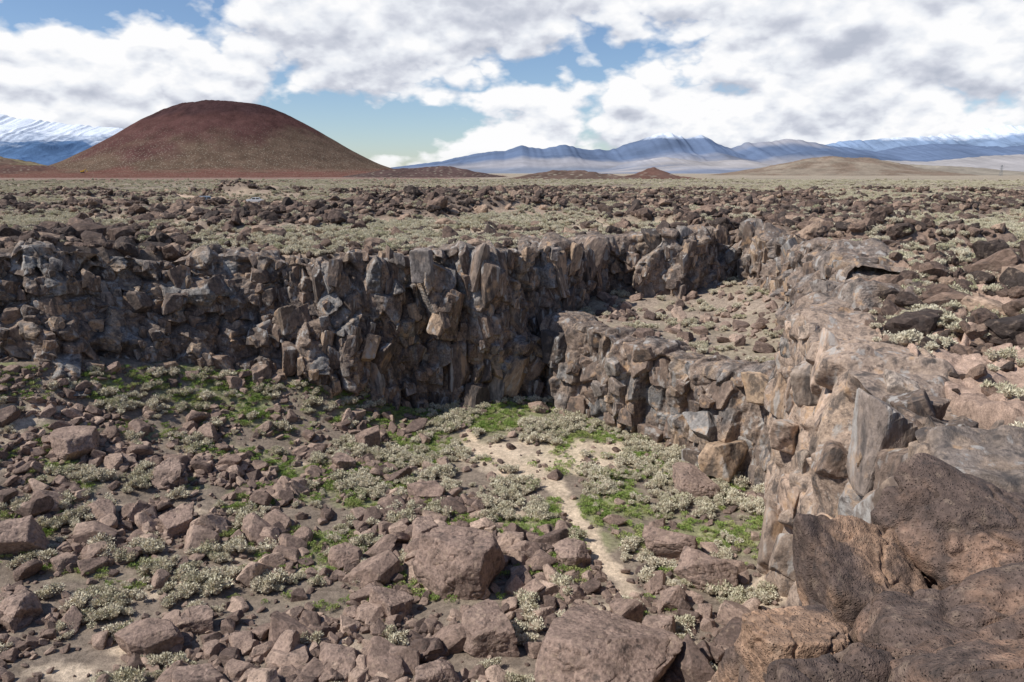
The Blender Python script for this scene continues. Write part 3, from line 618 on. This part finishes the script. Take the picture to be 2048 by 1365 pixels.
def vehicle(name,loc,yaw,paint,van):
    e=bpy.data.objects.new(name,None);scene.collection.objects.link(e);e.location=loc;e.rotation_euler=(0,0,yaw)
    mp=plain(name+'_paint',paint,.3)
    def part(nm,fn,mats):
        bm=bmesh.new();fn(bm);me=bpy.data.meshes.new(nm);bm.to_mesh(me);bm.free();o=bpy.data.objects.new(nm,me)
        for m in mats:me.materials.append(m)
        scene.collection.objects.link(o);o.parent=e
    def body(bm):
        box(bm,0,0,.75,4.9,1.9,.75,.12)
        if van: box(bm,-.35,0,1.1+.5,3.9,1.8,1.1,.12,(.9,.88,-.1))
        else: box(bm,-.3,0,1.1+.25,2.9,1.7,.6,.1,(.72,.85,-.05))
    def glass(bm):
        zc=1.62 if van else 1.36
        for sgn in (-1,1):
            for xx in ((-1.6,-.5,.6) if van else (-.9,.2)): box(bm,xx,sgn*(.86 if van else .80),zc,.9,.06,.42,.01)
        box(bm,1.47 if van else .98,0,zc,.12,1.4,.5,.02);box(bm,-2.2 if van else -1.55,0,zc,.1,1.35,.45,.02)
    def wheels(bm):
        for xx in (-1.5,1.55):
            for yy in (-.87,.87): cyl(bm,(xx,yy,.36),.36,.24,'Y',0);cyl(bm,(xx,yy*1.12,.36),.2,.08,'Y',1)
    def trim(bm):
        box(bm,2.46,0,.5,.12,1.8,.2,.03);box(bm,-2.46,0,.5,.12,1.8,.2,.03)
        for yy in(-.7,.7): box(bm,2.44,yy,.82,.08,.3,.16,.02,mi=1);box(bm,-2.44,yy,.9,.06,.15,.3,.02,mi=2)
        for yy in (-1.02,1.02): box(bm,1.2,yy,1.25,.12,.16,.14,.02)
        if van:
            for yy in(-.65,.65): box(bm,-.4,yy,2.22,2.8,.05,.06,.01)
    part('body',body,[mp]);part('windows',glass,[m_glass]);part('wheels',wheels,[m_tyre,m_hub]);part('trim',trim,[plain('trim',(.05,.05,.05)),plain('headlamp',(.8,.8,.8),.1),plain('tail_lamp',(.4,.02,.02),.3)])
v=H([-90,-77.5,],[222.,230.])
vehicle('parked_van',(-90,222,v[0]+.05),math.radians(205),(.42,.50,.56),True)
vehicle('parked_car',(-77.5,230,v[1]+.0),math.radians(185),(.65,.66,.66),False)
m_steel=plain('galvanised_steel',(.22,.23,.24),.5,.5)
def beam(bm,a,b,r):
    a=Vector(a);b=Vector(b);d=b-a;q=d.to_track_quat('Z','Y').to_matrix().to_4x4()
    bmesh.ops.create_cone(bm,cap_ends=True,segments=6,radius1=r,radius2=r,depth=d.length,matrix=Matrix.Translation((a+b)/2)@q)
bm=bmesh.new()
for s in(-1,1):
    for t in(-1,1): beam(bm,(3*s,3*t,0),(.6*s,.6*t,26),.22)
    for i in range(5):
        w0=3-2.4*i/5.;w1=3-2.4*(i+1)/5.;z0=26*i/5.;z1=26*(i+1)/5.
        beam(bm,(-w0,s*w0,z0),(w1,s*w1,z1),.12);beam(bm,(w0,s*w0,z0),(-w1,s*w1,z1),.12);beam(bm,(s*w0,-w0,z0),(s*w1,w1,z1),.12)
for z in(18,22,26): beam(bm,(-6,0,z),(6,0,z),.2)
me=bpy.data.meshes.new('power_pylon');bm.to_mesh(me);bm.free();me.materials.append(m_steel);o=bpy.data.objects.new('power_pylon',me);scene.collection.objects.link(o);o.location=(1190,1870,-9)
m_yel=plain('machine_yellow',(.65,.38,.03),.4)
e=bpy.data.objects.new('excavator',None);scene.collection.objects.link(e);e.location=(-810,1450,H([-810.],[1450.])[0]+8);e.scale=(1.5,1.5,1.5)
def prt(nm,fn,m):
    bm=bmesh.new();fn(bm);me=bpy.data.meshes.new(nm);bm.to_mesh(me);bm.free();me.materials.append(m);o=bpy.data.objects.new(nm,me);scene.collection.objects.link(o);o.parent=e
prt('tracks',lambda b:(box(b,0,-1.2,.5,4,.6,1,.2),box(b,0,1.2,.5,4,.6,1,.2)),m_tyre)
prt('house',lambda b:(box(b,-.4,0,1.9,3.6,2.6,1.5,.15),box(b,.8,.8,2.8,1.3,1,1.4,.1)),m_yel)
prt('boom',lambda b:(beam(b,(1.2,-.2,2.2),(4.5,-.2,5),.3),beam(b,(4.5,-.2,5),(6,-.2,2.2),.22),box(b,6,-.2,1.6,1,1.2,1,.15)),m_yel)
# ------------------------------------------------------------ sky + sun
sun_el=math.radians(48);lx,ly=-0.965,-0.26
az=math.atan2(lx,ly)
w=bpy.data.worlds.new('World');scene.world=w;w.use_nodes=True;t=NT(w.node_tree)
bg=w.node_tree.nodes['Background'];bg.inputs['Strength'].default_value=.09
sky=t.n('ShaderNodeTexSky',sky_type='NISHITA');sky.sun_disc=False;sky.sun_elevation=sun_el;sky.sun_rotation=az;sky.altitude=1000;sky.air_density=1.0;sky.dust_density=.6
g=t.n('ShaderNodeTexCoord').outputs['Generated'];sx=t.n('ShaderNodeSeparateXYZ');t.l(g,sx.inputs[0])
zc=t.math('MAXIMUM',sx.outputs[2],0.0)
def proj(dz):
    z=t.math('ADD',zc,dz);inv=t.math('DIVIDE',1.0,t.math('ADD',t.math('MULTIPLY',z,.45),.30))
    c=t.n('ShaderNodeCombineXYZ');t.l(t.math('MULTIPLY',sx.outputs[0],inv),c.inputs[0]);t.l(t.math('MULTIPLY',sx.outputs[1],inv),c.inputs[1])
    t.l(t.math('MULTIPLY',t.math('MULTIPLY',z,1.3),inv),c.inputs[2]);return c.outputs[0]
def dens(dz):
    p=proj(dz);a=t.noise(p,1.5,10,.53);b=t.noise(p,.7,1,.5)
    c1=t.math('ABSOLUTE',t.math('SUBTRACT',t.noise(p,3.6,4,.5),.5))
    bl=t.math('MULTIPLY',c1,.40)
    return t.math('ADD',t.math('ADD',t.math('MULTIPLY',a,.7),t.math('MULTIPLY',b,.3)),bl)
d0=dens(0);d1=dens(.018)
def hole(dx,dy,dz,r,amt):
    v=t.n('ShaderNodeVectorMath',operation='DISTANCE');t.l(g,v.inputs[0]);q=Vector((dx,dy,dz)).normalized();v.inputs[1].default_value=q
    return t.mr(v.outputs['Value'],0,r,amt,0)
cov=d0
for h in [(-.42,1.05,.235,.14,.13),(-.62,1.05,.235,.10,.09),(-.10,1,.03,.12,.09)]: cov=t.math('SUBTRACT',cov,hole(*h))
mask=t.mr(cov,.420,.462,0,1)
mask=t.math('MULTIPLY',mask,t.mr(sx.outputs[2],.27,.45,1,.05))  # cloud cover thinned high above the view to cut fill light
mask=t.math('MULTIPLY',mask,t.mr(sx.outputs[1],-.3,.4,.25,1))  # clouds also thinned behind the camera, shaped to darken the shadows
mask=t.math('MULTIPLY',mask,t.mr(sx.outputs[2],.0,.03,.75,1))
sh=t.math('ADD',t.math('MULTIPLY',t.math('SUBTRACT',d0,d1),8.0),.74)
sh=t.math('SUBTRACT',sh,t.math('MULTIPLY',t.mr(cov,.54,.66,0,1),.34),clamp=True)
cc=t.ramp(sh,[(0,(5.4,5.8,6.8)),(.3,(7.0,7.3,8.2)),(.6,(9.2,9.5,10.1)),(.9,(11.0,11.0,11.1))])
skc=t.mix(1.0,sky.outputs[0],(1.02,1.12,1.28,1),'MULTIPLY')
t.l(t.mix(mask,skc,cc),bg.inputs['Color'])
sl=bpy.data.lights.new('sun','SUN');sl.energy=5.0;sl.angle=math.radians(.5);sl.color=(1,.965,.90)
so=bpy.data.objects.new('sun',sl);scene.collection.objects.link(so)
sd=Vector((lx*math.cos(sun_el),ly*math.cos(sun_el),math.sin(sun_el)));so.rotation_euler=sd.to_track_quat('Z','Y').to_euler()
# ------------------------------------------------------------ camera
cam=bpy.data.cameras.new('camera');cam.sensor_width=36;cam.lens=1500/2048*36;cam.clip_end=60000;cam.clip_start=.05
co=bpy.data.objects.new('camera',cam);scene.collection.objects.link(co);co.location=(0,0,0);co.rotation_euler=(math.radians(90-12.68),0,0);scene.camera=co
scene.view_settings.view_transform='Standard';scene.view_settings.look='None';scene.view_settings.exposure=0
